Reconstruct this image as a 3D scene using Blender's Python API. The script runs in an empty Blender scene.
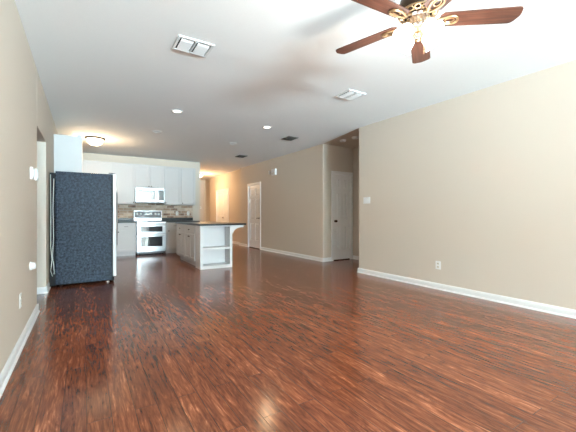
import bpy, bmesh, math, random
from math import sin, cos, pi, radians, atan, sqrt
from mathutils import Vector, Matrix

random.seed(4)
scene = bpy.context.scene
col = scene.collection

# ------------------------------------------------------------------ camera
YAW = atan(204.0 / 325.0)
cam_d = bpy.data.cameras.new('camera')
cam = bpy.data.objects.new('camera', cam_d)
col.objects.link(cam)
cam.location = (0, 0, 1.10)
cam.rotation_euler = (radians(90), 0, -YAW)
cam_d.sensor_fit = 'HORIZONTAL'
cam_d.sensor_width = 36
cam_d.lens = 325.0 / 576 * 36
cam_d.shift_y = -1.5 / 576
cam_d.clip_start = 0.05
scene.camera = cam

# ------------------------------------------------------------------ world and daylight
scene.view_settings.view_transform = 'Standard'
scene.view_settings.look = 'None'
scene.view_settings.gamma = 1
scene.view_settings.use_curve_mapping = False
scene.view_settings.exposure = 1.0
world = bpy.data.worlds.new('sky')
scene.world = world
world.use_nodes = True
bg = world.node_tree.nodes['Background']
bg.inputs[0].default_value = (0.75, 0.88, 1.0, 1)
bg.inputs[1].default_value = 1.0


def area(name, loc, rot, sx, sy, energy, color):
    d = bpy.data.lights.new(name, 'AREA')
    d.shape = 'RECTANGLE'
    d.size, d.size_y = sx, sy
    d.energy, d.color = energy, color
    o = bpy.data.objects.new(name, d)
    o.location, o.rotation_euler = loc, rot
    col.objects.link(o)
    return o


REAR = -11.0
WIN = [(-0.15, 1.10), (1.30, 2.55), (2.75, 4.10)]
WZ0, WZ1 = 0.15, 2.40
for (xa, xb) in WIN:      # sky light at the rear windows, plus an added upward fill to brighten the ceiling
    area('window_daylight', ((xa + xb) / 2, REAR - 0.14, (WZ0 + WZ1) / 2), (radians(97), 0, 0),
         xb - xa, WZ1 - WZ0, 240, (0.60, 0.86, 1.0))
    area('ceiling_fill', ((xa + xb) / 2, REAR - 1.60, 0.05), (radians(180), 0, 0),
         xb - xa + 1.4, 2.6, 9200, (0.61, 0.87, 1.0))

# ------------------------------------------------------------------ materials


def mat(name):
    m = bpy.data.materials.new(name)
    m.use_nodes = True
    nt = m.node_tree
    return m, nt, nt.nodes['Principled BSDF']


def N(nt, t, **kw):
    n = nt.nodes.new(t)
    for k, v in kw.items():
        if k.startswith('i_'):
            n.inputs[k[2:].replace('_', ' ')].default_value = v
        else:
            setattr(n, k, v)
    return n


def simple(name, rgb, rough=0.5, metal=0.0, noise=0.0, scale=40, bump=0.0, coat=0.0, spec=0.5):
    m, nt, b = mat(name)
    b.inputs['Base Color'].default_value = (*rgb, 1)
    b.inputs['Roughness'].default_value = rough
    b.inputs['Metallic'].default_value = metal
    b.inputs['Coat Weight'].default_value = coat
    b.inputs['Specular IOR Level'].default_value = spec
    tc = N(nt, 'ShaderNodeTexCoord')
    nz = N(nt, 'ShaderNodeTexNoise', i_Scale=scale, i_Detail=4.0)
    nt.links.new(tc.outputs['Object'], nz.inputs['Vector'])
    mx = N(nt, 'ShaderNodeMixRGB', blend_type='MULTIPLY')
    mx.inputs[0].default_value = noise
    mx.inputs[1].default_value = (*rgb, 1)
    nt.links.new(nz.outputs['Fac'], mx.inputs[2])
    nt.links.new(mx.outputs[0], b.inputs['Base Color'])
    if bump:
        bp = N(nt, 'ShaderNodeBump', i_Strength=bump, i_Distance=0.004)
        nt.links.new(nz.outputs['Fac'], bp.inputs['Height'])
        nt.links.new(bp.outputs[0], b.inputs['Normal'])
    return m


def emit(name, rgb, strength, rough=0.3):
    m, nt, b = mat(name)
    b.inputs['Base Color'].default_value = (0.9, 0.9, 0.88, 1)
    b.inputs['Roughness'].default_value = rough
    b.inputs['Emission Color'].default_value = (*rgb, 1)
    b.inputs['Emission Strength'].default_value = strength
    return m


def floor_material():
    m, nt, b = mat('laminate_planks')
    L = nt.links.new
    tc = N(nt, 'ShaderNodeTexCoord')
    mp = N(nt, 'ShaderNodeMapping')
    mp.inputs['Rotation'].default_value = (0, 0, radians(90))
    mp.inputs['Location'].default_value = (0.35, -0.013, 0)
    L(tc.outputs['Object'], mp.inputs['Vector'])
    br = N(nt, 'ShaderNodeTexBrick', offset=0.37, offset_frequency=2, squash=1.0)
    br.inputs['Color1'].default_value = (0, 0, 0, 1)
    br.inputs['Color2'].default_value = (1, 1, 1, 1)
    br.inputs['Mortar'].default_value = (0.5, 0.5, 0.5, 1)
    br.inputs['Scale'].default_value = 1.0
    br.inputs['Mortar Size'].default_value = 0.0012
    br.inputs['Mortar Smooth'].default_value = 0.2
    br.inputs['Brick Width'].default_value = 1.21
    br.inputs['Row Height'].default_value = 0.1155
    L(mp.outputs[0], br.inputs['Vector'])
    # every plank gets its own slice of the grain
    off = N(nt, 'ShaderNodeVectorMath', operation='SCALE')
    off.inputs['Scale'].default_value = 7.3
    L(br.outputs['Color'], off.inputs[0])
    add = N(nt, 'ShaderNodeVectorMath', operation='ADD')
    L(mp.outputs[0], add.inputs[0])
    L(off.outputs[0], add.inputs[1])
    m1 = N(nt, 'ShaderNodeMapping')
    m1.inputs['Scale'].default_value = (2.7, 15, 1)
    L(add.outputs[0], m1.inputs['Vector'])
    n1 = N(nt, 'ShaderNodeTexNoise', i_Scale=1.0, i_Detail=8.0, i_Roughness=0.70, i_Distortion=2.3)
    L(m1.outputs[0], n1.inputs['Vector'])
    m2 = N(nt, 'ShaderNodeMapping')
    m2.inputs['Scale'].default_value = (4.6, 60, 1)
    L(add.outputs[0], m2.inputs['Vector'])
    n2 = N(nt, 'ShaderNodeTexNoise', i_Scale=1.0, i_Detail=4.0, i_Roughness=0.6, i_Distortion=1.0)
    L(m2.outputs[0], n2.inputs['Vector'])
    mixn = N(nt, 'ShaderNodeMath', operation='MULTIPLY_ADD')
    mixn.inputs[1].default_value = 0.50
    L(n2.outputs['Fac'], mixn.inputs[0])
    sc = N(nt, 'ShaderNodeMath', operation='MULTIPLY')
    sc.inputs[1].default_value = 0.52
    L(n1.outputs['Fac'], sc.inputs[0])
    L(sc.outputs[0], mixn.inputs[2])
    tone = N(nt, 'ShaderNodeMath', operation='MULTIPLY_ADD')
    tone.inputs[1].default_value = 0.08
    sub = N(nt, 'ShaderNodeMath', operation='SUBTRACT')
    sub.inputs[1].default_value = 0.04
    L(br.outputs['Color'], tone.inputs[0])
    L(mixn.outputs[0], sub.inputs[0])
    L(sub.outputs[0], tone.inputs[2])
    cr = N(nt, 'ShaderNodeValToRGB')
    e = cr.color_ramp.elements
    e[0].position, e[0].color = 0.29, (0.036, 0.0095, 0.0045, 1)
    e[1].position, e[1].color = 0.69, (0.58, 0.225, 0.105, 1)
    x = e.new(0.42); x.color = (0.112, 0.030, 0.0125, 1)
    x = e.new(0.53); x.color = (0.205, 0.057, 0.0235, 1)
    x = e.new(0.61); x.color = (0.315, 0.098, 0.042, 1)
    L(tone.outputs[0], cr.inputs[0])
    mo = N(nt, 'ShaderNodeMixRGB', blend_type='MIX')
    mo.inputs[2].default_value = (0.03, 0.01, 0.006, 1)
    L(br.outputs['Fac'], mo.inputs[0])
    L(cr.outputs[0], mo.inputs[1])
    L(mo.outputs[0], b.inputs['Base Color'])
    b.inputs['Roughness'].default_value = 0.17
    b.inputs['Specular IOR Level'].default_value = 0.5
    hm = N(nt, 'ShaderNodeMath', operation='SUBTRACT')
    L(n1.outputs['Fac'], hm.inputs[0])
    L(br.outputs['Fac'], hm.inputs[1])
    bp = N(nt, 'ShaderNodeBump', i_Strength=0.035, i_Distance=0.004)
    L(hm.outputs[0], bp.inputs['Height'])
    L(bp.outputs[0], b.inputs['Normal'])
    return m


def tile_material():
    m, nt, b = mat('brick_tile')
    L = nt.links.new
    tc = N(nt, 'ShaderNodeTexCoord')
    mp = N(nt, 'ShaderNodeMapping')
    mp.inputs['Rotation'].default_value = (radians(-90), 0, 0)
    L(tc.outputs['Object'], mp.inputs['Vector'])
    br = N(nt, 'ShaderNodeTexBrick', offset=0.5)
    br.inputs['Color1'].default_value = (0, 0, 0, 1)
    br.inputs['Color2'].default_value = (1, 1, 1, 1)
    br.inputs['Mortar'].default_value = (0.5, 0.5, 0.5, 1)
    br.inputs['Scale'].default_value = 1.0
    br.inputs['Mortar Size'].default_value = 0.006
    br.inputs['Brick Width'].default_value = 0.21
    br.inputs['Row Height'].default_value = 0.076
    L(mp.outputs[0], br.inputs['Vector'])
    nz = N(nt, 'ShaderNodeTexNoise', i_Scale=9.0, i_Detail=5.0)
    L(tc.outputs['Object'], nz.inputs['Vector'])
    ad = N(nt, 'ShaderNodeMath', operation='MULTIPLY_ADD')
    ad.inputs[1].default_value = 0.8
    sb = N(nt, 'ShaderNodeMath', operation='MULTIPLY_ADD')
    sb.inputs[1].default_value = 0.9
    sb.inputs[2].default_value = -0.35
    L(nz.outputs['Fac'], sb.inputs[0])
    L(br.outputs['Color'], ad.inputs[0])
    L(sb.outputs[0], ad.inputs[2])
    cr = N(nt, 'ShaderNodeValToRGB')
    e = cr.color_ramp.elements
    e[0].position, e[0].color = 0.05, (0.16, 0.085, 0.055, 1)
    e[1].position, e[1].color = 0.95, (0.68, 0.55, 0.43, 1)
    x = e.new(0.35); x.color = (0.42, 0.26, 0.175, 1)
    x = e.new(0.65); x.color = (0.55, 0.40, 0.29, 1)
    L(ad.outputs[0], cr.inputs[0])
    mo = N(nt, 'ShaderNodeMixRGB')
    mo.inputs[2].default_value = (0.60, 0.52, 0.44, 1)
    L(br.outputs['Fac'], mo.inputs[0])
    L(cr.outputs[0], mo.inputs[1])
    L(mo.outputs[0], b.inputs['Base Color'])
    b.inputs['Roughness'].default_value = 0.6
    inv = N(nt, 'ShaderNodeMath', operation='SUBTRACT')
    inv.inputs[0].default_value = 1.0
    L(br.outputs['Fac'], inv.inputs[1])
    bp = N(nt, 'ShaderNodeBump', i_Strength=0.4, i_Distance=0.004)
    L(inv.outputs[0], bp.inputs['Height'])
    L(bp.outputs[0], b.inputs['Normal'])
    return m


def blade_material():
    m, nt, b = mat('walnut_blade')
    L = nt.links.new
    tc = N(nt, 'ShaderNodeTexCoord')
    mp = N(nt, 'ShaderNodeMapping')
    mp.inputs['Scale'].default_value = (4, 55, 4)
    L(tc.outputs['Object'], mp.inputs['Vector'])
    nz = N(nt, 'ShaderNodeTexNoise', i_Scale=1.0, i_Detail=5.0, i_Distortion=0.6)
    L(mp.outputs[0], nz.inputs['Vector'])
    cr = N(nt, 'ShaderNodeValToRGB')
    e = cr.color_ramp.elements
    e[0].position, e[0].color = 0.3, (0.055, 0.020, 0.013, 1)
    e[1].position, e[1].color = 0.75, (0.16, 0.062, 0.038, 1)
    L(nz.outputs['Fac'], cr.inputs[0])
    L(cr.outputs[0], b.inputs['Base Color'])
    b.inputs['Roughness'].default_value = 0.35
    return m


def fridge_material():
    m, nt, b = mat('pebbled_black_steel')
    L = nt.links.new
    tc = N(nt, 'ShaderNodeTexCoord')
    nz = N(nt, 'ShaderNodeTexNoise', i_Scale=55.0, i_Detail=3.0, i_Roughness=0.6)
    L(tc.outputs['Object'], nz.inputs['Vector'])
    bp = N(nt, 'ShaderNodeBump', i_Strength=0.8, i_Distance=0.007)
    L(nz.outputs['Fac'], bp.inputs['Height'])
    L(bp.outputs[0], b.inputs['Normal'])
    n2 = N(nt, 'ShaderNodeTexNoise', i_Scale=30.0, i_Detail=6.0, i_Roughness=0.75)  # pale blue mottle paints glints on the pebbled finish into the colour
    L(tc.outputs['Object'], n2.inputs['Vector'])
    cr = N(nt, 'ShaderNodeValToRGB')
    e = cr.color_ramp.elements
    e[0].position, e[0].color = 0.40, (0.003, 0.005, 0.011, 1)
    e[1].position, e[1].color = 0.66, (0.040, 0.058, 0.090, 1)
    L(n2.outputs['Fac'], cr.inputs[0])
    L(cr.outputs[0], b.inputs['Base Color'])
    b.inputs['Roughness'].default_value = 0.16
    b.inputs['Specular IOR Level'].default_value = 0.10
    return m


M = dict(
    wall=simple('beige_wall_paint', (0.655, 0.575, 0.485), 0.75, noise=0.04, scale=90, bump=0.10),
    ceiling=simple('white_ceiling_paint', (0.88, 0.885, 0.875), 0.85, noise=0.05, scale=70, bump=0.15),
    trim=simple('white_trim_paint', (0.86, 0.86, 0.85), 0.35, noise=0.02),
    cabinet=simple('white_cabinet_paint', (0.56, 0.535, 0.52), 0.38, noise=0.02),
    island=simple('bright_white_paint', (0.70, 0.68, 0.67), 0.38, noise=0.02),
    granite=simple('dark_granite', (0.030, 0.029, 0.027), 0.32, noise=0.7, scale=120, spec=0.3),
    floor=floor_material(),
    tile=tile_material(),
    steel=simple('brushed_steel', (0.45, 0.435, 0.43), 0.30, 1.0, noise=0.06, scale=60),
    glass=simple('black_glass', (0.02, 0.024, 0.03), 0.06, spec=0.8),
    black=simple('black_plastic', (0.010, 0.010, 0.011), 0.5, spec=0.12),
    charcoal=simple('charcoal_panel', (0.09, 0.075, 0.078), 0.35),
    fridge=fridge_material(),
    bronze=simple('dark_bronze', (0.07, 0.045, 0.028), 0.4, 0.8),
    brass=simple('antique_brass', (0.62, 0.42, 0.24), 0.3, 0.9, noise=0.25, scale=30),
    nickel=simple('brushed_nickel', (0.62, 0.57, 0.53), 0.25, 1.0),
    blade=blade_material(),
    plastic=simple('white_plastic', (0.82, 0.82, 0.81), 0.35),
    cream=simple('cream_plastic', (0.72, 0.66, 0.55), 0.4),
    grille=simple('white_vent_metal', (0.74, 0.74, 0.73), 0.5),
    shadedgrille=simple('shaded_vent_metal', (0.075, 0.07, 0.06), 0.6),  # darkened colour stands for louvers seen on their shaded side
    shadowgap=simple('shade_black', (0.008, 0.007, 0.006), 0.9),  # near-black for pieces that paint the shade in gaps and ducts
    tube=simple('clear_tubing', (0.62, 0.64, 0.62), 0.3),
    shade=emit('lit_frosted_glass', (1.0, 0.98, 0.95), 1.7),
    bowl=emit('lit_alabaster_glass', (1.0, 0.83, 0.58), 3.2),
    disc=emit('lit_lens', (1.0, 0.90, 0.74), 2.2),
    lens=simple('unlit_lens', (0.55, 0.55, 0.53), 0.3),
    display=simple('dark_display', (0.01, 0.012, 0.02), 0.1),
)

# ------------------------------------------------------------------ mesh helpers


class MB:
    def __init__(self):
        self.bm = bmesh.new()

    def box(self, x0, x1, y0, y1, z0, z1, bev=0.0, mtx=None):
        r = bmesh.ops.create_cube(self.bm, size=1.0)
        vs = r['verts']
        bmesh.ops.scale(self.bm, vec=(abs(x1 - x0), abs(y1 - y0), abs(z1 - z0)), verts=vs)
        bmesh.ops.translate(self.bm, vec=((x0 + x1) / 2, (y0 + y1) / 2, (z0 + z1) / 2), verts=vs)
        if bev:
            es = list({e for v in vs for e in v.link_edges})
            r2 = bmesh.ops.bevel(self.bm, geom=es, offset=bev, segments=2, affect='EDGES', profile=0.6)
            vs = list({v for f in r2['faces'] for v in f.verts} | {v for v in vs if v.is_valid})
        if mtx is not None:
            bmesh.ops.transform(self.bm, matrix=mtx, verts=[v for v in vs if v.is_valid])
        return self

    def prism(self, pts, a, b, axis='z', mtx=None):
        """polygon pts (2D) extruded from a to b along axis; x:(y,z) y:(x,z) z:(x,y)"""
        def mk(p, t):
            if axis == 'z':
                return Vector((p[0], p[1], t))
            if axis == 'y':
                return Vector((p[0], t, p[1]))
            return Vector((t, p[0], p[1]))
        f = lambda v: (mtx @ v) if mtx is not None else v
        lo = [self.bm.verts.new(f(mk(p, a))) for p in pts]
        hi = [self.bm.verts.new(f(mk(p, b))) for p in pts]
        n = len(pts)
        self.bm.faces.new(lo)
        self.bm.faces.new(hi)
        for i in range(n):
            self.bm.faces.new((lo[i], lo[(i + 1) % n], hi[(i + 1) % n], hi[i]))
        return self

    def lathe(self, prof, seg=32, mtx=None, close=True):
        """profile of (r, z) turned about z"""
        rings = []
        f = lambda v: (mtx @ v) if mtx is not None else v
        for (r, z) in prof:
            if r < 1e-5:
                rings.append([self.bm.verts.new(f(Vector((0, 0, z))))])
            else:
                rings.append([self.bm.verts.new(f(Vector((r * cos(2 * pi * k / seg), r * sin(2 * pi * k / seg), z)))) for k in range(seg)])
        for A, B in zip(rings, rings[1:]):
            for k in range(seg):
                k2 = (k + 1) % seg
                a = [A[0]] if len(A) == 1 else [A[k], A[k2]]
                b = [B[0]] if len(B) == 1 else [B[k2], B[k]]
                if len(a) + len(b) >= 3:
                    self.bm.faces.new(a + b)
        return self

    def tube(self, pts, r, seg=8, closed=False):
        pts = [Vector(p) for p in pts]
        n = len(pts)
        rings = []
        up = Vector((0, 0, 1))
        prev = None
        for i, p in enumerate(pts):
            a = pts[(i - 1) % n] if (closed or i > 0) else pts[i]
            b = pts[(i + 1) % n] if (closed or i < n - 1) else pts[i]
            t = (b - a).normalized()
            if prev is None:
                ref = up if abs(t.z) < 0.9 else Vector((1, 0, 0))
                u = t.cross(ref).normalized()
            else:
                u = (prev - t * prev.dot(t))
                u = u.normalized() if u.length > 1e-6 else t.cross(up).normalized()
            prev = u
            v = t.cross(u)
            rr = r[i] if isinstance(r, (list, tuple)) else r
            rings.append([self.bm.verts.new(p + u * rr * cos(2 * pi * k / seg) + v * rr * sin(2 * pi * k / seg)) for k in range(seg)])
        m = n if closed else n - 1
        for i in range(m):
            A, B = rings[i], rings[(i + 1) % n]
            for k in range(seg):
                self.bm.faces.new((A[k], A[(k + 1) % seg], B[(k + 1) % seg], B[k]))
        if not closed:
            self.bm.faces.new(rings[0][::-1])
            self.bm.faces.new(rings[-1])
        return self

    def build(self, name, material, parent=None, smooth=False, loc=None):
        bm = self.bm
        bmesh.ops.recalc_face_normals(bm, faces=bm.faces[:])
        me = bpy.data.meshes.new(name)
        bm.to_mesh(me)
        bm.free()
        me.materials.append(material)
        if smooth:
            for p in me.polygons:
                p.use_smooth = True
            try:
                me.set_sharp_from_angle(angle=radians(42))
            except Exception:
                pass
        o = bpy.data.objects.new(name, me)
        col.objects.link(o)
        if parent is not None:
            o.parent = parent
        if loc is not None:
            o.location = loc
        return o


def tag(o, label=None, cat=None, group=None, kind=None):
    if label: o['label'] = label
    if cat: o['category'] = cat
    if group: o['group'] = group
    if kind: o['kind'] = kind
    return o


def empty(name, loc, rz=0.0):
    o = bpy.data.objects.new(name, None)
    o.empty_display_size = 0.1
    o.location = loc
    o.rotation_euler = (0, 0, rz)
    col.objects.link(o)
    return o


def dup(root, loc, label, rz=None):
    r = root.copy()
    col.objects.link(r)
    r.location = loc
    if rz is not None:
        r.rotation_euler = (0, 0, rz)
    r['label'] = label
    for ch in list(root.children):
        if ch.type == 'LIGHT':
            continue
        c = ch.copy()
        col.objects.link(c)
        c.parent = r
        for g in list(ch.children):
            d = g.copy()
            col.objects.link(d)
            d.parent = c
    return r


def S(name, mb, m):
    return tag(mb.build(name, m), kind='structure')


def arc(cx, cy, r, a0, a1, n=5):
    return [(cx + r * cos(radians(a0 + (a1 - a0) * k / n)), cy + r * sin(radians(a0 + (a1 - a0) * k / n))) for k in range(n + 1)]


# ------------------------------------------------------------------ room shell
H = 2.74
XL, XR, XF, XG = -0.45, 4.41, 4.70, 4.82
YK = 10.19            # kitchen wall face
YE = 15.3             # end of the far hall
YC = 5.96             # closet wall of the side hall
S('floor', MB().box(-2.2, 6.0, REAR - 0.12, YE + 0.12, -0.10, 0.0), M['floor'])
# ceiling of the great room and far hall; the side hall ceiling is a separate slab using the wall material
S('ceiling', MB().prism([(-2.2, REAR - 0.12), (XR, REAR - 0.12), (XR, 4.51), (XF, YC), (6.0, YC), (6.0, YE + 0.12), (-2.2, YE + 0.12)], H, H + 0.1), M['ceiling'])
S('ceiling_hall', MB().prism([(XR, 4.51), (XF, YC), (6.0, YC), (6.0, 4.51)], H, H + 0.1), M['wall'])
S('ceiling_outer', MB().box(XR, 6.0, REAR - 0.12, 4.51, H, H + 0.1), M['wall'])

# left wall with a cased-out doorway before the refrigerator
OY0, OY1, OZ = 4.62, 5.65, 2.11
wl = MB()
wl.prism([(XL - 0.12, REAR), (XL, REAR), (XL, OY0 - 0.015), (XL - 0.015, OY0), (XL - 0.12, OY0)], 0, H)
wl.box(XL - 0.12, XL, OY0, OY1, OZ, H)
wl.box(XL - 0.12, XL, OY1, YK, 0, H)
S('wall_left', wl, M['wall'])
wsr = MB()
wsr.box(-2.2, -2.08, OY0 - 0.8, OY1 + 0.8, 0, H)
wsr.box(-2.08, XL - 0.12, OY0 - 0.8, OY0 - 0.68, 0, H)
wsr.box(-2.08, XL - 0.12, OY1 + 0.68, OY1 + 0.8, 0, H)
S('wall_side_room', wsr, M['wall'])

# right wall, ending in a rounded outside corner at the side hall
S('wall_right', MB().prism([(XR, REAR)] + [(XR, 4.49)] + arc(XR + 0.02, 4.49, 0.02, 180, 90) + [(5.76, 4.51), (5.76, 4.39), (XR + 0.12, 4.39), (XR + 0.12, REAR)], 0, H), M['wall'])

# closet wall of the side hall and the long far wall: one corner, openings for doors
DCX0, DCX1 = 5.005, 5.560      # closet door opening in x
DBY0, DBY1 = 9.14, 9.99        # pantry door opening in y
DAY0, DAY1 = 12.10, 13.42      # double door opening in y
DH = 2.075
wf = MB()
wf.prism(arc(XF + 0.02, YC + 0.02, 0.02, 180, 270) + [(DCX0, YC), (DCX0, YC + 0.12), (XF + 0.12, YC + 0.12), (XF + 0.12, DBY0), (XF, DBY0)], 0, H)
wf.box(DCX0, DCX1, YC, YC + 0.12, DH, H)
wf.box(DCX1, 5.76, YC, YC + 0.12, 0, H)
wf.box(XF, XF + 0.12, DBY0, DBY1, DH, H)
wf.box(XF, XF + 0.12, DBY1, 10.72, 0, H)
S('wall_far_right', wf, M['wall'])
wg = MB()
wg.box(XG, XG + 0.12, 10.72, DAY0, 0, H)
wg.box(XG, XG + 0.12, DAY0, DAY1, DH, H)
wg.box(XG, XG + 0.12, DAY1, 14.35, 0, H)
S('wall_hall_right', wg, M['wall'])
S('wall_hall_end', MB().box(2.88, 6.0, YE, YE + 0.12, 0, H).box(5.3, 5.42, 14.35, YE, 0, H).box(XG + 0.12, 5.3, 14.23, 14.35, 0, H), M['wall'])
S('wall_side_hall', MB().box(5.64, 5.76, 4.51, YC, 0, H), M['wall'])
S('trim_1', MB().box(4.86, 4.95, YE - 0.05, YE, 0, H), M['cream'])
S('wall_kitchen', MB().box(-0.57, 3.11, YK, YK + 0.12, 0, H), M['wall'])
S('wall_hall_left', MB().box(2.99, 3.11, YK + 0.12, YE, 0, H), M['wall'])

# rear wall with three windows (behind the camera)
wr = MB()
xs = [XL - 0.12]
for (a, b) in WIN:
    wr.box(xs[-1], a, REAR - 0.12, REAR, 0, H)
    wr.box(a, b, REAR - 0.12, REAR, 0, WZ0)
    wr.box(a, b, REAR - 0.12, REAR, WZ1, H)
    xs.append(b)
wr.box(xs[-1], XR + 0.12, REAR - 0.12, REAR, 0, H)
S('wall_rear', wr, M['wall'])
for i, (a, b) in enumerate(WIN):
    w = MB()
    for (p, q, r, s) in ((a, b, WZ0, WZ0 + 0.04), (a, b, WZ1 - 0.04, WZ1), (a, a + 0.04, WZ0, WZ1), (b - 0.04, b, WZ0, WZ1), (a, b, 1.33, 1.37)):
        w.box(p, q, REAR - 0.08, REAR - 0.03, r, s)
    S('window_%d' % (i + 1), w, M['trim'])


# baseboards: a moulded profile run along a wall
def baseboard(name, segs):
    mb = MB()
    for (p, q, n) in segs:     # from p to q, n = direction out of the wall
        p, q, n = Vector((*p, 0)), Vector((*q, 0)), Vector((*n, 0))
        d = (q - p)
        ln = d.length
        d.normalize()
        mtx = Matrix(((d.x, n.x, 0, p.x), (d.y, n.y, 0, p.y), (0, 0, 1, 0), (0, 0, 0, 1)))
        prof = [(0.0, 0.0), (0.027, 0.0), (0.026, 0.010), (0.020, 0.017), (0.014, 0.020), (0.014, 0.068), (0.011, 0.072), (0.011, 0.078), (0.006, 0.088), (0.0, 0.090)]
        mb.prism(prof, 0, ln, 'x', mtx)
    return S(name, mb, M['trim'])


baseboard('baseboard_left', [((XL, REAR), (XL, OY0), (1, 0)), ((XL, OY1), (XL, 6.02), (1, 0)), ((XL - 0.12, OY1), (XL + 0.014, OY1), (0, -1)), ((XL - 0.12, OY0), (XL + 0.014, OY0), (0, 1))])
baseboard('baseboard_right', [((XR, REAR), (XR, 4.51), (-1, 0)), ((XR - 0.014, 4.51), (5.64, 4.51), (0, 1))])
baseboard('baseboard_far', [((XF, YC - 0.014), (XF, DBY0 - 0.07), (-1, 0)), ((XF, DBY1 + 0.07), (XF, 10.72), (-1, 0)),
                            ((XF - 0.014, YC), (DCX0 - 0.06, YC), (0, -1)), ((DCX1 + 0.06, YC), (5.64, YC), (0, -1)), ((5.64, 4.51), (5.64, YC), (-1, 0))])
baseboard('baseboard_hall', [((XG, 10.72), (XG, DAY0 - 0.07), (-1, 0)), ((XG, DAY1 + 0.07), (XG, 14.35), (-1, 0)), ((3.11, YE), (4.86, YE), (0, -1))])


# ------------------------------------------------------------------ doors
def panel_leaf(w, h, rows, cols=2):
    """moulded door leaf: local x 0..w, front at y=0, back y=.035"""
    mb = MB()
    st = 0.10 if cols == 2 else 0.09
    mid = 0.09
    mb.box(0, st, 0, 0.035, 0, h)
    mb.box(w - st, w, 0, 0.035, 0, h)
    cw = (w - 2 * st - mid * (cols - 1)) / cols
    for c in range(1, cols):
        x = st + c * cw + (c - 1) * mid
        mb.box(x, x + mid, 0, 0.035, 0, h)
    zs = [0.0] + [v for r in rows for v in r] + [h]
    for a, b in zip(zs[0::2], zs[1::2]):
        for c in range(cols):
            mb.box(st + c * (cw + mid), st + c * (cw + mid) + cw, 0, 0.035, a, b)
    for (a, b) in rows:
        for c in range(cols):
            x = st + c * (cw + mid)
            mb.box(x, x + cw, 0.020, 0.030, a, b)
            # raised field with sloped edges
            i, j = 0.016, 0.042
            pts = [(x + i, 0.020, a + i), (x + cw - i, 0.020, a + i), (x + cw - i, 0.020, b - i), (x + i, 0.020, b - i)]
            top = [(x + j, 0.004, a + j), (x + cw - j, 0.004, a + j), (x + cw - j, 0.004, b - j), (x + j, 0.004, b - j)]
            P = [mb.bm.verts.new(p) for p in pts]
            T = [mb.bm.verts.new(p) for p in top]
            mb.bm.faces.new(T)
            for k in range(4):
                mb.bm.faces.new((P[k], P[(k + 1) % 4], T[(k + 1) % 4], T[k]))
    return mb


def casing(w, h, cw=0.058):
    mb = MB()
    for (x0, x1, z0, z1) in ((-cw, 0.004, 0, h + cw), (w - 0.004, w + cw, 0, h + cw), (0.004, w - 0.004, h - 0.004, h + cw)):
        mb.box(x0, x1, -0.018, 0.0, z0, z1, bev=0.004)
    # jamb lining the opening
    mb.box(0, 0.012, 0, 0.11, 0, h)
    mb.box(w - 0.012, w, 0, 0.11, 0, h)
    mb.box(0.012, w - 0.012, 0, 0.11, h - 0.012, h)
    return mb


SIX = [(0.235, 0.80), (0.93, 1.60), (1.70, 1.93)]


def lever(x, z, flip):
    mb = MB()
    mb.lathe([(0.0, -0.012), (0.028, -0.012), (0.030, 0.0)], 16, Matrix.Translation((x, 0, z)) @ Matrix.Rotation(radians(90), 4, 'X') @ Matrix.Translation((0, 0, 0.012)))
    mb.tube([(x, -0.01, z), (x, -0.045, z)], 0.010)
    mb.tube([(x, -0.045, z), (x + flip * 0.05, -0.048, z + 0.003), (x + flip * 0.11, -0.045, z - 0.004)], [0.011, 0.010, 0.008])
    return mb


def knob_mb(x, z):
    mb = MB()
    mtx = Matrix.Translation((x, 0, z)) @ Matrix.Rotation(radians(90), 4, 'X')
    mb.lathe([(0.0, 0), (0.030, 0), (0.030, 0.006), (0.012, 0.012), (0.012, 0.03), (0.026, 0.040), (0.029, 0.052), (0.022, 0.062), (0, 0.066)], 20, mtx)
    return mb


def door(name, loc, rz, w, label, handle, double=False):
    root = empty(name, loc, rz)
    tag(root, label, 'door', kind='structure')
    casing(w, DH).build('door_frame', M['trim'], root)
    g = 0.014
    leaf_y = 0.012
    if double:
        hw = (w - 2 * g) / 2 - 0.002
        rows = [(0.235, 0.93), (1.05, 1.93)]
        a = panel_leaf(hw, DH - 0.04, rows, 1).build('door_leaf', M['trim'], root, loc=(g, leaf_y, 0.022))
        b = panel_leaf(hw, DH - 0.04, rows, 1).build('door_leaf', M['trim'], root, loc=(g + hw + 0.004, leaf_y, 0.022))
        handle.build('door_handle', M['bronze'], b, smooth=True)
    else:
        a = panel_leaf(w - 2 * g, DH - 0.04, SIX).build('door_leaf', M['trim'], root, loc=(g, leaf_y, 0.022))
        handle.build('door_handle', M['bronze'], a, smooth=True)
    MB().box(0.012, w - 0.012, 0.02, 0.11, 0, 0.018).build('gap_shade', M['shadowgap'], root)  # dark strip standing in for the shade beneath the leaf
    return root


# front (-y local) of the pantry and double doors faces -x: rotate by -90 deg, local x runs towards -y
door('door_1', (XF, DBY1, 0), radians(-90), DBY1 - DBY0, 'white six-panel door on the long beige wall right of the kitchen island', lever(DBY1 - DBY0 - 0.09, 0.96, -1))
door('door_2', (DCX0, YC, 0), 0, DCX1 - DCX0, 'narrow white six-panel door in the dark side hall beside the right wall', knob_mb(0.06, 0.92))
door('door_3', (XG, DAY1, 0), radians(-90), DAY1 - DAY0, 'white door at the far end of the orange-lit hall behind the island', lever(0.065, 0.95, 1), double=True)


# ------------------------------------------------------------------ kitchen cabinets
def shaker(w, h):
    mb = MB()
    r = 0.055
    mb.box(0, r, -0.020, 0, 0, h, bev=0.002)
    mb.box(w - r, w, -0.020, 0, 0, h, bev=0.002)
    mb.box(r, w - r, -0.020, 0, 0, r, bev=0.002)
    mb.box(r, w - r, -0.020, 0, h - r, h, bev=0.002)
    mb.box(r, w - r, -0.011, 0, r, h - r)
    return mb


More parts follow.
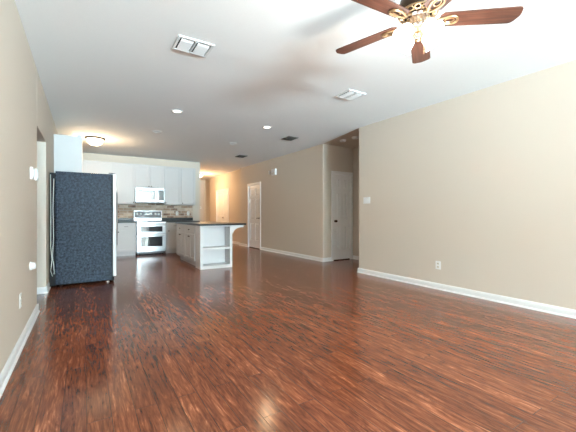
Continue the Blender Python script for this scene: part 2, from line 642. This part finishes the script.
def small_knob(x, z, y0=-0.020):
    mb = MB()
    mtx = Matrix.Translation((x, y0, z)) @ Matrix.Rotation(radians(90), 4, 'X')
    mb.lathe([(0, 0), (0.009, 0), (0.007, 0.012), (0.015, 0.018), (0.016, 0.024), (0.010, 0.029), (0, 0.030)], 14, mtx)
    return mb


def cup_pull(x, z, y0=-0.018):
    mb = MB()
    mb.tube([(x - 0.045, y0, z), (x - 0.045, y0 - 0.022, z), (x + 0.045, y0 - 0.022, z), (x + 0.045, y0, z)], 0.005)
    return mb


def cabinet(name, loc, rz, w, depth, z0, z1, doors, label, cat, group, drawers=(), material='cabinet', toe=0.0, crown=False):
    """local x 0..w along the face, face at y=0 looking at -y, body behind it"""
    root = empty(name, loc, rz)
    tag(root, label, cat, group)
    m = M[material]
    b = MB()
    b.box(0, w, 0, depth, z0 + toe, z1)
    if toe:
        b.box(0, w, 0.075, depth, z0, z0 + toe)
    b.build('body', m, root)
    if crown:
        MB().prism([(0.0, z1), (0.0, z1 + 0.002), (-0.022, z1 + 0.03), (-0.022, z1 + 0.035), (0.05, z1 + 0.035), (0.05, z1)], 0, w, 'x').build('crown', m, root)
    for (xa, xb, za, zb, kx, kz) in doors:
        d = shaker(xb - xa, zb - za).build('door', m, root, loc=(xa, 0, za))
        small_knob(kx - xa, kz - za).build('knob', M['bronze'], d, smooth=True)
    for (xa, xb, za, zb) in drawers:
        d = MB().box(0, xb - xa, -0.018, 0, 0, zb - za, bev=0.004).build('drawer', m, root, loc=(xa, 0, za))
        cup_pull((xb - xa) / 2, (zb - za) / 2).build('pull', M['bronze'], d, smooth=True)
    return root


UZ0, UZ1 = 1.386, 2.50
UY, BY = 9.86, 9.55
g = 0.009
UG = 'white wall cabinets'
cabinet('wall_cabinet', (0.645, UY, 0), 0, 0.545, YK - UY, UZ0, UZ1, [(g, 0.545 - g, UZ0 + g, UZ1 - g, 0.545 - 0.035, UZ0 + 0.05)],
        'single-door white wall cabinet directly left of the microwave', 'cabinet', UG)
cabinet('wall_cabinet', (1.19, UY, 0), 0, 0.775, YK - UY, 1.850, UZ1,
        [(g, 0.381, 1.85 + g, UZ1 - g, 0.355, 1.89), (0.394, 0.775 - g, 1.85 + g, UZ1 - g, 0.42, 1.89)],
        'short two-door white wall cabinet above the microwave', 'cabinet', UG)
cabinet('wall_cabinet', (1.965, UY, 0), 0, 0.905, YK - UY, UZ0, UZ1,
        [(g, 0.465, UZ0 + g, UZ1 - g, 0.035, UZ0 + 0.05), (0.477, 0.905 - g, UZ0 + g, UZ1 - g, 0.51, UZ0 + 0.05)],
        'two-door white wall cabinet right of the microwave', 'cabinet', UG)
cabinet('wall_cabinet', (-0.03, UY, 0), 0, 0.675, YK - UY, UZ0, UZ1, [(0.03, 0.675 - g, UZ0 + g, UZ1 - g, 0.64, UZ0 + 0.05)],
        'white corner wall cabinet seen above the refrigerator door, leftmost on the kitchen wall', 'cabinet', UG)
# run along the left wall, its end panel shows above the refrigerator
cabinet('wall_cabinet', (-0.05, 6.95, 0), radians(90), 2.88, 0.395, UZ0, UZ1,
        [(g, 0.715, UZ0 + g, UZ1 - g, 0.67, UZ0 + 0.05), (0.72, 1.435, UZ0 + g, UZ1 - g, 0.76, UZ0 + 0.05), (1.44, 2.155, UZ0 + g, UZ1 - g, 2.1, UZ0 + 0.05), (2.16, 2.80, UZ0 + g, UZ1 - g, 2.2, UZ0 + 0.05)],
        'white wall cabinet on the left wall, its tall side panel showing above the black refrigerator', 'cabinet', UG, crown=True)

BG = 'white base cabinets along the kitchen wall'
CT0, CT1 = 0.876, 0.914
cabinet('base_cabinet', (0.20, BY, 0), 0, 0.98, YK - BY - 0.025, 0, CT0,
        [(0.02, 0.50, 0.13, 0.675, 0.46, 0.64), (0.515, 0.97, 0.13, 0.675, 0.555, 0.64)],
        'white base cabinet between refrigerator and range, one drawer over one panelled door', 'cabinet', BG,
        drawers=[(0.02, 0.50, 0.70, 0.855), (0.515, 0.97, 0.70, 0.855)], toe=0.10)
cabinet('base_cabinet', (1.96, BY, 0), 0, 0.91, YK - BY - 0.025, 0, CT0,
        [(0.02, 0.45, 0.13, 0.675, 0.06, 0.64), (0.46, 0.89, 0.13, 0.675, 0.85, 0.64)],
        'white base cabinet right of the range, partly hidden by the island', 'cabinet', BG,
        drawers=[(0.02, 0.45, 0.70, 0.855), (0.46, 0.89, 0.70, 0.855)], toe=0.10)


def worktop(x0, x1, label):
    w = MB().box(x0, x1, BY - 0.035, YK, CT0, CT1, bev=0.006).build('worktop', M['granite'])
    tag(w, label, 'worktop', 'dark worktops along the kitchen wall')
    MB().box(x0, min(x1, 2.88), YK - 0.022, YK, CT1, 1.005, bev=0.003).build('upstand', M['granite'], w)
    return w


worktop(0.20, 1.18, 'dark stone worktop left of the range')
worktop(1.96, 2.90, 'dark stone worktop right of the range, behind the island')
bs = MB().box(0.20, 1.18, YK - 0.010, YK, 1.006, UZ0)
bs.box(1.18, 1.96, YK - 0.010, YK, 1.006, 1.415)
bs.box(1.96, 2.87, YK - 0.010, YK, 1.006, UZ0)
tag(bs.build('backsplash', M['tile']), 'tan and brown brick-pattern tile backsplash between worktop and wall cabinets', 'backsplash')


# ------------------------------------------------------------------ electric plates
def plate_mb(w, h, t=0.006):
    return MB().box(-w / 2, w / 2, -t, 0, -h / 2, h / 2, bev=0.002)


def outlet(loc, rz, label, w=0.075, h=0.118):
    root = empty('wall_outlet', loc, rz)
    tag(root, label, 'outlet')
    plate_mb(w, h).build('plate', M['plastic'], root)
    for s in (-1, 1):
        r = MB().box(-0.018, 0.018, -0.009, -0.006, s * 0.024 - 0.015, s * 0.024 + 0.015, bev=0.001).build('receptacle', M['cream'], root)
        MB().box(-0.008, -0.005, -0.0098, -0.009, s * 0.024 - 0.006, s * 0.024 + 0.006).box(0.005, 0.008, -0.0098, -0.009, s * 0.024 - 0.006, s * 0.024 + 0.006).build('slot', M['black'], r)
    return root


def switch(loc, rz, gangs, label, w, h, t=0.006):
    root = empty('light_switch', loc, rz)
    tag(root, label, 'light switch')
    plate_mb(w, h, t).build('plate', M['plastic'], root)
    for k in range(gangs):
        x = (k - (gangs - 1) / 2) * 0.046
        MB().box(x - 0.016, x + 0.016, -t - 0.005, -t, -0.032, 0.032, bev=0.002).build('rocker', M['plastic'], root)
    return root


outlet((2.40, YK - 0.010, 1.135), 0, 'white outlet on the brick backsplash, nearer the range')
outlet((2.735, YK - 0.010, 1.135), 0, 'white outlet at the right end of the brick backsplash')
RW = radians(-90)      # front faces -x, for plates on right-hand walls
LW = radians(90)       # front faces +x, for plates on the left wall
switch((XR, 4.295, 1.36), RW, 3, 'white three-gang light switch near the end of the right wall', 0.165, 0.118)
outlet((XR, 2.872, 0.355), RW, 'white outlet low on the right wall', 0.08, 0.12)
switch((XL, 4.11, 1.51), LW, 2, 'white light switch on the left wall, the nearer of the two', 0.118, 0.118, 0.022)
switch((XL, 4.44, 1.53), LW, 1, 'white switch on the left wall, the one beside the doorway', 0.085, 0.125, 0.024)
outlet((XL, 3.47, 0.385), LW, 'white outlet low on the left wall above the baseboard')
rp = empty('wall_bumper', (XL, 4.06, 0.593), LW)
tag(rp, 'small round white wall knob on the left wall above the outlet', 'wall bumper')
TR = Matrix.Rotation(radians(90), 4, 'X')
MB().lathe([(0, 0), (0.042, 0), (0.042, 0.010), (0.036, 0.016), (0, 0.016)], 24, TR).build('backplate', M['plastic'], rp, smooth=True)
MB().lathe([(0.034, 0.016), (0.036, 0.03), (0.028, 0.045), (0, 0.050)], 24, TR).build('cap', M['plastic'], rp, smooth=True)
# chime box and little sensor high on the long far wall
ch = empty('door_chime', (XF, 8.215, 2.335), RW)
tag(ch, 'white box chime high on the long beige wall', 'door chime')
MB().box(-0.115, 0.115, -0.055, 0, -0.09, 0.09, bev=0.008).build('cover', M['plastic'], ch)
MB().box(-0.08, 0.08, -0.058, -0.055, -0.06, -0.045).box(-0.08, 0.08, -0.058, -0.055, -0.035, -0.02).build('grille', M['cream'], ch)
sn = empty('wall_sensor', (XF, 8.50, 2.352), RW)
tag(sn, 'small white sensor on the long beige wall, left of the white chime box', 'sensor')
MB().box(-0.045, 0.045, -0.035, 0, -0.05, 0.05, bev=0.008).build('housing', M['plastic'], sn)
MB().box(-0.02, 0.02, -0.038, -0.035, -0.03, 0.01, bev=0.001).build('lens', M['cream'], sn)
th = empty('thermostat', (4.67, YE, 1.42), 0)
tag(th, 'small white thermostat on the orange-lit wall at the end of the far hall', 'thermostat')
MB().box(-0.06, 0.06, -0.025, 0, -0.055, 0.055, bev=0.008).build('housing', M['plastic'], th)
MB().box(-0.035, 0.035, -0.027, -0.025, -0.005, 0.03).build('display', M['lens'], th)

# ------------------------------------------------------------------ range
rg = empty('kitchen_range', (1.57, BY, 0))
tag(rg, 'stainless double-oven range against the brick backsplash', 'range')
W = 0.378
MB().box(-W, W, 0.0, 0.60, 0.085, 0.900).box(-W + 0.02, W - 0.02, 0.05, 0.58, 0.02, 0.085).build('body', M['charcoal'], rg)
MB().box(-W, W, -0.045, 0.56, 0.900, 0.922, bev=0.005).build('cooktop', M['glass'], rg)
for (x, y, r) in ((-0.19, 0.12, 0.10), (0.19, 0.12, 0.085), (-0.19, 0.39, 0.075), (0.19, 0.39, 0.10)):
    MB().lathe([(r - 0.008, 0.9225), (r - 0.008, 0.9232), (r, 0.9232), (r, 0.9225)], 28, Matrix.Translation((x, y, 0))).build('burner_ring', M['lens'], rg)
MB().box(-W, W, -0.05, -0.001, 0.855, 0.899, bev=0.006).build('front_rail', M['steel'], rg)
bgd = MB().box(-W, W, 0.56, 0.625, 0.92, 1.215, bev=0.008).build('backguard', M['steel'], rg)
MB().box(-W + 0.016, W - 0.016, 0.548, 0.559, 1.00, 1.195, bev=0.003).build('control_panel', M['charcoal'], bgd)
for x in (-0.29, -0.20, 0.20, 0.29):
    MB().lathe([(0, 0), (0.030, 0), (0.028, 0.022), (0.022, 0.026), (0, 0.026)], 20, Matrix.Translation((x, 0.548, 1.115)) @ TR).build('control_knob', M['plastic'], bgd, smooth=True)
MB().box(-0.09, 0.09, 0.543, 0.548, 1.085, 1.155).build('clock_display', M['display'], bgd)


def oven_door(z0, z1, name):
    d = MB()
    d.box(-W + 0.003, W - 0.003, -0.042, -0.001, z0, z1, bev=0.006)
    o = d.build(name, M['steel'], rg)
    MB().box(-W + 0.10, W - 0.10, -0.046, -0.042, z0 + 0.05, z1 - 0.075, bev=0.001).build('window', M['glass'], o)
    h = MB().tube([(-W + 0.05, -0.085, z1 - 0.035), (W - 0.05, -0.085, z1 - 0.035)], 0.012, 10)
    for s in (-1, 1):
        h.tube([(s * (W - 0.09), -0.042, z1 - 0.035), (s * (W - 0.09), -0.085, z1 - 0.035)], 0.009)
    h.build('handle', M['steel'], o, smooth=True)


oven_door(0.575, 0.850, 'upper_oven_door')
oven_door(0.175, 0.568, 'lower_oven_door')
MB().box(-W + 0.003, W - 0.003, -0.035, -0.001, 0.088, 0.170, bev=0.004).build('kick_panel', M['steel'], rg)
for sx in (-1, 1):
    for y in (0.05, 0.54):
        MB().lathe([(0, 0), (0.022, 0), (0.022, 0.01), (0.012, 0.02), (0.012, 0.03)], 12, Matrix.Translation((sx * (W - 0.07), y, 0))).build('foot', M['black'], rg)

# ------------------------------------------------------------------ microwave
mw = empty('microwave', (1.575, 9.78, 1.43))
tag(mw, 'stainless over-the-range microwave hung under the short wall cabinet', 'microwave')
MB().box(-W, W, 0.0, YK - 0.012 - 9.78, 0.0, 0.418).build('body', M['charcoal'], mw)
dr = MB().box(-W, 0.20, -0.03, -0.001, 0.012, 0.415, bev=0.006).build('door', M['steel'], mw)
MB().box(-W + 0.055, 0.125, -0.034, -0.030, 0.075, 0.345, bev=0.001).build('window', M['glass'], dr)
hd = MB().tube([(0.165, -0.07, 0.06), (0.165, -0.07, 0.365)], 0.010, 10)
for z in (0.09, 0.335):
    hd.tube([(0.165, -0.03, z), (0.165, -0.07, z)], 0.008)
hd.build('handle', M['steel'], dr, smooth=True)
cp = MB().box(0.204, W, -0.03, -0.001, 0.012, 0.415, bev=0.006).build('control_panel', M['steel'], mw)
MB().box(0.218, W - 0.018, -0.033, -0.030, 0.07, 0.36, bev=0.001).build('keypad', M['glass'], cp)
MB().box(0.23, W - 0.03, -0.0345, -0.033, 0.30, 0.345).build('clock_display', M['display'], cp)
MB().box(-W + 0.01, W - 0.01, 0.0, 0.06, -0.012, 0.0).build('vent_strip', M['black'], mw)

# ------------------------------------------------------------------ kitchen island
isl = empty('kitchen_island', (1.96, 8.30, 0), RW)   # local x runs towards the camera (-y), local y = +x
tag(isl, 'white kitchen island with panelled doors and open end shelves', 'island')
IL = 8.30 - 6.73       # cabinet part
ID = 0.665
IM = M['island']
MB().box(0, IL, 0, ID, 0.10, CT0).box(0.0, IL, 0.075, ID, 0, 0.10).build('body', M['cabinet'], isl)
MB().box(0.12, IL - 0.01, 0.055, 0.074, 0, 0.10).build('toe_kick', M['cabinet'], isl)
dw = IL / 4
for k in range(4):
    x0 = k * dw + (0.012 if k % 2 == 0 else 0.003)
    x1 = (k + 1) * dw - (0.003 if k % 2 == 0 else 0.012)
    d = shaker(x1 - x0, 0.55).build('door', M['cabinet'], isl, loc=(x0, 0, 0.13))
    small_knob((x1 - x0 - 0.03) if k % 2 == 0 else 0.03, 0.50).build('knob', M['bronze'], d, smooth=True)
for k in range(2):
    w_ = 2 * dw - 0.03
    d = MB().box(0, w_, -0.018, 0, 0, 0.15, bev=0.004).build('drawer', M['cabinet'], isl, loc=(k * 2 * dw + 0.015, 0, 0.70))
    small_knob(w_ / 2, 0.075, -0.018).build('knob', M['bronze'], d, smooth=True)
# open shelf unit facing the living room
E0, E1 = IL, 8.30 - 6.40
sh = MB()
sh.box(E0, E1, 0, 0.028, 0, CT0)
sh.box(E0, E1, ID - 0.028, ID, 0, CT0)
sh.box(E0, E0 + 0.015, 0.028, ID - 0.028, 0, CT0)
sh.box(E0 + 0.015, E1, 0.028, ID - 0.028, CT0 - 0.025, CT0)
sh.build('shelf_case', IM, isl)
MB().box(E0 + 0.015, E1 - 0.004, 0.028, ID - 0.028, 0.0, 0.062).build('shelf', IM, isl)
MB().box(E0 + 0.015, E1 - 0.004, 0.028, ID - 0.028, 0.385, 0.425, bev=0.003).build('shelf', IM, isl)
fr = MB()
fr.box(E1, E1 + 0.012, -0.006, 0.05, 0, CT0, bev=0.002)
fr.box(E1, E1 + 0.012, ID - 0.044, ID + 0.006, 0, CT0, bev=0.002)
fr.box(E1, E1 + 0.012, 0.05, ID - 0.044, 0, 0.055, bev=0.002)
fr.box(E1, E1 + 0.012, 0.05, ID - 0.044, CT0 - 0.03, CT0, bev=0.002)
fr.build('face_frame', IM, isl)


def corbel(x):
    pts = [(ID + 0.006, CT0 - 0.02), (ID + 0.006, CT0 - 0.17), (ID + 0.03, CT0 - 0.17)]
    for k in range(9):
        a = radians(180 - 90 * k / 8)
        pts.append((ID + 0.03 + 0.21 + 0.21 * cos(a), CT0 - 0.17 + 0.125 * sin(a)))
    pts += [(ID + 0.26, CT0 - 0.045), (ID + 0.26, CT0 - 0.0)]
    pts[0] = (ID + 0.006, CT0)
    return MB().prism(pts, x - 0.02, x + 0.02, 'x')


corbel(E1 - 0.01).build('corbel', IM, isl)
corbel(0.12).build('corbel', IM, isl)
tp = MB().box(1.925, 2.93, 6.345, 8.34, CT0, CT1, bev=0.006).build('island_worktop', M['granite'])
tag(tp, 'dark stone slab on top of the white kitchen island', 'worktop')

# ------------------------------------------------------------------ refrigerator
rf = empty('refrigerator', (0.0, 6.0, 0))
tag(rf, 'black-sided refrigerator standing against the left wall past the doorway', 'refrigerator')
MB().box(-0.365, 0.385, 0.0, 0.88, 0.035, 1.755, bev=0.010).build('cabinet_shell', M['fridge'], rf)
MB().box(0.386, 0.398, 0.012, 0.868, 0.09, 1.745).build('door_gasket', M['black'], rf)
fd = MB().box(0.399, 0.448, 0.0, 0.44, 0.095, 1.765, bev=0.012).build('freezer_door', M['plastic'], rf)
MB().tube([(0.448, 0.40, 0.55), (0.49, 0.40, 0.57), (0.49, 0.40, 1.48), (0.448, 0.40, 1.50)], 0.011).build('handle', M['steel'], fd, smooth=True)
fd2 = MB().box(0.399, 0.448, 0.445, 0.88, 0.095, 1.765, bev=0.012).build('fresh_food_door', M['plastic'], rf)
MB().tube([(0.448, 0.485, 0.55), (0.49, 0.485, 0.57), (0.49, 0.485, 1.48), (0.448, 0.485, 1.50)], 0.011).build('handle', M['steel'], fd2, smooth=True)
for y in (0.015, 0.80):
    MB().box(0.34, 0.435, y, y + 0.065, 1.766, 1.778, bev=0.003).build('hinge_cover', M['charcoal'], rf)
MB().box(0.30, 0.42, 0.02, 0.86, 0.025, 0.085, bev=0.004).build('kick_grille', M['black'], rf)
for (x, y) in ((0.33, 0.06), (0.33, 0.82), (-0.30, 0.06), (-0.30, 0.82)):
    MB().lathe([(0, 0), (0.025, 0), (0.025, 0.012), (0.012, 0.016), (0.012, 0.04)], 14, Matrix.Translation((x, y, 0))).build('foot', M['steel'] if x > 0 else M['black'], rf)
MB().box(-0.436, -0.366, 0.03, 0.85, 0.02, 1.73).build('back_panel', M['black'], rf)
MB().tube([(-0.385, 0.016, 1.64), (-0.395, 0.015, 1.2), (-0.388, 0.016, 0.75), (-0.40, 0.015, 0.48), (-0.385, 0.016, 0.28), (-0.375, 0.016, 0.20)], 0.0045).build('water_line', M['tube'], rf, smooth=True)
MB().tube([(-0.425, 0.02, 1.70), (-0.422, 0.02, 1.0), (-0.424, 0.02, 0.62), (-0.405, 0.012, 0.42), (-0.425, 0.012, 0.26), (-0.40, 0.012, 0.17), (-0.378, 0.012, 0.24), (-0.39, 0.012, 0.40)], 0.0045).build('power_cord', M['tube'], rf, smooth=True)


# ------------------------------------------------------------------ ceiling fixtures
def lamp(parent, loc, energy, color, radius, kind='POINT', angle=None):
    d = bpy.data.lights.new('lamp_light', kind)
    d.energy, d.color = energy, color
    d.shadow_soft_size = radius
    if kind == 'SPOT':
        d.spot_size, d.spot_blend = radians(angle), 0.6
    o = bpy.data.objects.new('lamp_light', d)
    o.parent = parent
    o.location = loc
    col.objects.link(o)
    return o


def flush_light(loc, label, energy, warm):
    r = empty('flush_mount_light', loc)
    tag(r, label, 'ceiling light', 'bowl ceiling lights')
    MB().lathe([(0, 0), (0.185, 0), (0.192, -0.012), (0.185, -0.024), (0.165, -0.028), (0.15, -0.03), (0, -0.03)], 40).build('rim', M['bronze'], r, smooth=True)
    MB().lathe([(0.158, -0.031), (0.156, -0.060), (0.138, -0.105), (0.100, -0.140), (0.05, -0.158), (0, -0.162)], 40).build('glass_bowl', M['bowl'], r, smooth=True)
    MB().lathe([(0.012, -0.161), (0.010, -0.168), (0.006, -0.174), (0, -0.176)], 12).build('finial', M['bronze'], r, smooth=True)
    lamp(r, (0, 0, -0.40), energy, warm, 0.10)
    return r


flush_light((0.20, 8.10, H), 'lit bronze-rimmed glass bowl light on the kitchen ceiling', 15, (1.0, 0.74, 0.46))
flush_light((3.88, 12.86, H), 'lit bowl light on the far hall ceiling, half hidden by the kitchen wall', 34, (1.0, 0.64, 0.33))


def recessed(lit):
    r = empty('recessed_light', (0, 0, H))
    tag(r, 'x', 'ceiling light', 'recessed ceiling lights')
    MB().lathe([(0.062, -0.001), (0.064, -0.009), (0.085, -0.007), (0.092, 0.0)], 32).build('trim_ring', M['grille'], r, smooth=True)
    MB().lathe([(0.063, -0.003), (0.03, -0.005), (0, -0.006)], 32).build('lens', M['disc'] if lit else M['lens'], r, smooth=True)
    return r


on = recessed(True)
on.location = (1.25, 5.30, H)
on['label'] = 'lit recessed ceiling light nearer the left wall'
off = recessed(False)
off.location = (1.222, 6.815, H)
off['label'] = 'unlit recessed ceiling light beyond the left lit one'
on2 = dup(on, (2.905, 5.37, H), 'lit recessed ceiling light nearer the long beige wall')
off2 = dup(off, (2.915, 7.03, H), 'unlit recessed ceiling light beyond the right lit one')
for o in (on, on2):
    lamp(o, (0, 0, -0.03), 12, (1.0, 0.74, 0.44), 0.085, 'SPOT', 168)


def vent(loc, w, d, label, m, split, rot=0.0):
    r = empty('ceiling_vent', loc, rot)
    tag(r, label, 'air vent', 'ceiling air vents')
    f = MB()
    b = 0.024
    for (x0, x1, y0, y1) in ((-w / 2, w / 2, -d / 2, -d / 2 + b), (-w / 2, w / 2, d / 2 - b, d / 2), (-w / 2, -w / 2 + b, -d / 2 + b, d / 2 - b), (w / 2 - b, w / 2, -d / 2 + b, d / 2 - b)):
        f.box(x0, x1, y0, y1, -0.012, 0, bev=0.002)
    if split:
        f.box(-0.008, 0.008, -d / 2 + b, d / 2 - b, -0.014, -0.002)
    f.build('frame', m, r)
    MB().box(-w / 2 + b, w / 2 - b, -d / 2 + b, d / 2 - b, -0.0015, 0).build('duct_shade', M['shadowgap'], r)  # flat black sheet painting the shade inside the duct
    for s in ((-1, 1) if split else (0,)):
        lv = MB()
        xa = (-w / 2 + b + 0.012) if s <= 0 else 0.020
        xb = (w / 2 - b - 0.012) if s >= 0 else -0.020
        n = 6
        for k in range(n):
            y = -d / 2 + b + 0.016 + (d - 2 * b - 0.02) * (k + 0.35) / n
            mtx = Matrix.Translation((0, y, -0.013)) @ Matrix.Rotation(radians(-20), 4, 'X')
            lv.box(xa, xb, -0.018, 0.018, -0.0012, 0.0012, mtx=mtx)
        lv.build('louvers', m, r)
    return r


vent((0.90, 3.175, H), 0.34, 0.28, 'white two-bay ceiling vent nearest the left wall', M['grille'], True)
vent((3.09, 3.315, H), 0.31, 0.29, 'white ceiling vent beside the fan, closest to the right wall', M['grille'], True)
vent((3.745, 5.89, H), 0.25, 0.30, 'shade-coloured ceiling vent beside the lit recessed light near the long wall', M['shadedgrille'], False)
vent((3.745, 8.44, H), 0.25, 0.32, 'shade-coloured ceiling vent farthest back, near the far hall', M['shadedgrille'], False)


def detector(loc, label):
    r = empty('smoke_detector', loc)
    tag(r, label, 'smoke detector', 'detectors on the side hall ceiling')
    MB().lathe([(0, 0), (0.07, 0), (0.07, -0.012), (0.066, -0.014), (0.064, -0.034), (0.05, -0.042), (0, -0.043)], 28).build('housing', M['plastic'], r, smooth=True)
    MB().lathe([(0.02, -0.0425), (0.02, -0.046), (0, -0.047)], 16).build('vent_cap', M['cream'], r, smooth=True)
    return r


sd = detector((4.83, 5.42, H), 'round white smoke detector on the side hall ceiling, farther one')
dup(sd, (4.86, 5.07, H), 'round detector on the side hall ceiling, by the end of the right wall')

# ------------------------------------------------------------------ ceiling fan
FX, FY, FZ = 1.955, 1.425, 2.437
fan = empty('ceiling_fan', (FX, FY, H))
tag(fan, 'ceiling fan with five walnut blades, brass arms and lit glass shades', 'ceiling fan')
z = lambda a: a - H
MB().lathe([(0, 0), (0.068, 0), (0.070, -0.02), (0.055, -0.055), (0.025, -0.07), (0, -0.07)], 32).build('canopy', M['nickel'], fan, smooth=True)
MB().tube([(0, 0, -0.06), (0, 0, z(2.60))], 0.012).build('downrod', M['nickel'], fan)
MB().lathe([(0, z(2.615)), (0.05, z(2.615)), (0.085, z(2.60)), (0.122, z(2.57)), (0.130, z(2.535)), (0.122, z(2.495)), (0.105, z(2.478)), (0, z(2.478))], 40).build('motor_housing', M['bronze'], fan, smooth=True)
# scrolled brass band around the motor
sc = MB()
for k in range(15):
    a = 2 * pi * k / 15
    c = Vector((0.112 * cos(a), 0.112 * sin(a), z(2.475)))
    t = Vector((-sin(a), cos(a), 0))
    rad = Vector((cos(a), sin(a), 0))
    sc.tube([c + t * 0.019 * cos(q) + (rad * 0.013 + Vector((0, 0, 0.008))) * sin(q) for q in [2 * pi * j / 12 for j in range(12)]], 0.0035, 6, closed=True)
for r_ in (0.094, 0.129):
    sc.tube([(r_ * cos(2 * pi * j / 40), r_ * sin(2 * pi * j / 40), z(2.472 if r_ < 0.1 else 2.487)) for j in range(40)], 0.005, 6, closed=True)
sc.build('scroll_band', M['brass'], fan, smooth=True)
MB().lathe([(0, z(2.477)), (0.070, z(2.477)), (0.074, z(2.466)), (0.066, z(2.458)), (0.061, z(2.454)), (0.059, z(2.402)), (0.063, z(2.396)), (0.056, z(2.384)), (0, z(2.384))], 32).build('switch_housing', M['nickel'], fan, smooth=True)
BR = 0.66
for k in range(5):
    a = 5.614 + k * 2 * pi / 5
    # blade local x = radial; outline with one full-round corner
    n = 10
    w0, w1 = 0.064, 0.073
    out = [(0.160, -w0), (0.60, -w1)]
    out += [(0.625 + 0.026 * sin(radians(q)), -w1 + 0.030 * (1 - cos(radians(q)))) for q in (0, 30, 60, 80)]
    out += [(BR - 0.002, -0.02), (BR, 0.0), (BR - 0.002, 0.015)]
    out += [(0.610 + 0.040 * sin(radians(q)), w1 - 0.046 * (1 - cos(radians(q)))) for q in (80, 60, 40, 20, 0)]
    out += [(0.160, w0), (0.140, w0 - 0.025), (0.140, -w0 + 0.025)]
    pitch = Matrix.Rotation(radians(-9), 4, 'X')
    bl = MB()
    bl.prism(out, -0.003, 0.003, 'z', pitch)
    b = bl.build('blade', M['blade'], fan)
    b.location = (0, 0, z(FZ))
    b.rotation_euler = (0, 0, a)
    # brass blade arm: neck from the hub, open teardrop loop under the blade
    ir = MB()
    ir.tube([(0.070, 0, 0.026), (0.098, 0, 0.014), (0.124, 0, -0.009)], [0.012, 0.010, 0.009])
    loop = []
    for j in range(20):
        q = 2 * pi * j / 20
        x = 0.190 - 0.070 * cos(q)
        loop.append(pitch @ Vector((x, 0.046 * sin(q) * (0.40 + 0.60 * (x - 0.12) / 0.14), -0.009)))
    ir.tube(loop, 0.0075, 8, closed=True)
    inner = [pitch @ Vector((0.208 - 0.030 * cos(2 * pi * j / 14), 0.018 * sin(2 * pi * j / 14), -0.008)) for j in range(14)]
    ir.tube(inner, 0.004, 6, closed=True)
    ir.build('blade_arm', M['brass'], b, smooth=True)
MB().lathe([(0.0, z(2.383)), (0.040, z(2.383)), (0.034, z(2.37)), (0.020, z(2.355)), (0.026, z(2.342)), (0.018, z(2.328)), (0.010, z(2.316)), (0, z(2.312))], 24).build('light_fitter', M['brass'], fan, smooth=True)
va = math.atan2(FY, FX)
for k in range(4):
    a = va + radians(45 + 90 * k)
    tilt = radians(42)
    # arm and bell shade, opening down and outwards
    base = Vector((0.066 * cos(a), 0.066 * sin(a), z(2.385)))
    axis = Vector((cos(a) * sin(tilt), sin(a) * sin(tilt), -cos(tilt)))
    rot = Vector((0, 0, 1)).rotation_difference(axis).to_matrix().to_4x4()
    mtx = Matrix.Translation(base) @ rot @ Matrix.Scale(0.86, 4)
    s = MB().lathe([(0.022, 0.012), (0.030, 0.018), (0.050, 0.035), (0.059, 0.060), (0.058, 0.085), (0.055, 0.105), (0.060, 0.125), (0.072, 0.142), (0.069, 0.143), (0.056, 0.124), (0.051, 0.105), (0.054, 0.085), (0.055, 0.060), (0.046, 0.038), (0.022, 0.020)], 28, mtx).build('lamp_shade', M['shade'], fan, smooth=True)
    MB().lathe([(0, 0.03), (0.014, 0.035), (0.018, 0.055), (0.026, 0.08), (0.022, 0.10), (0, 0.112)], 16, mtx).build('bulb', M['shade'], s, smooth=True)
    hld = MB().lathe([(0.0, -0.006), (0.018, -0.006), (0.026, 0.004), (0.027, 0.016), (0.0, 0.016)], 18, mtx)
    hld.tube([(0.02 * cos(a), 0.02 * sin(a), z(2.365)), (0.045 * cos(a), 0.045 * sin(a), z(2.385)), tuple(base)], 0.007)
    hld.build('shade_holder', M['brass'], fan, smooth=True)
MB().tube([(0.02, -0.03, z(2.365)), (0.021, -0.032, z(2.30)), (0.021, -0.032, z(2.20))], 0.0015, 6).build('pull_chain', M['brass'], fan)
lamp(fan, (0, 0, z(2.00)), 24, (0.98, 1.0, 0.96), 0.12)
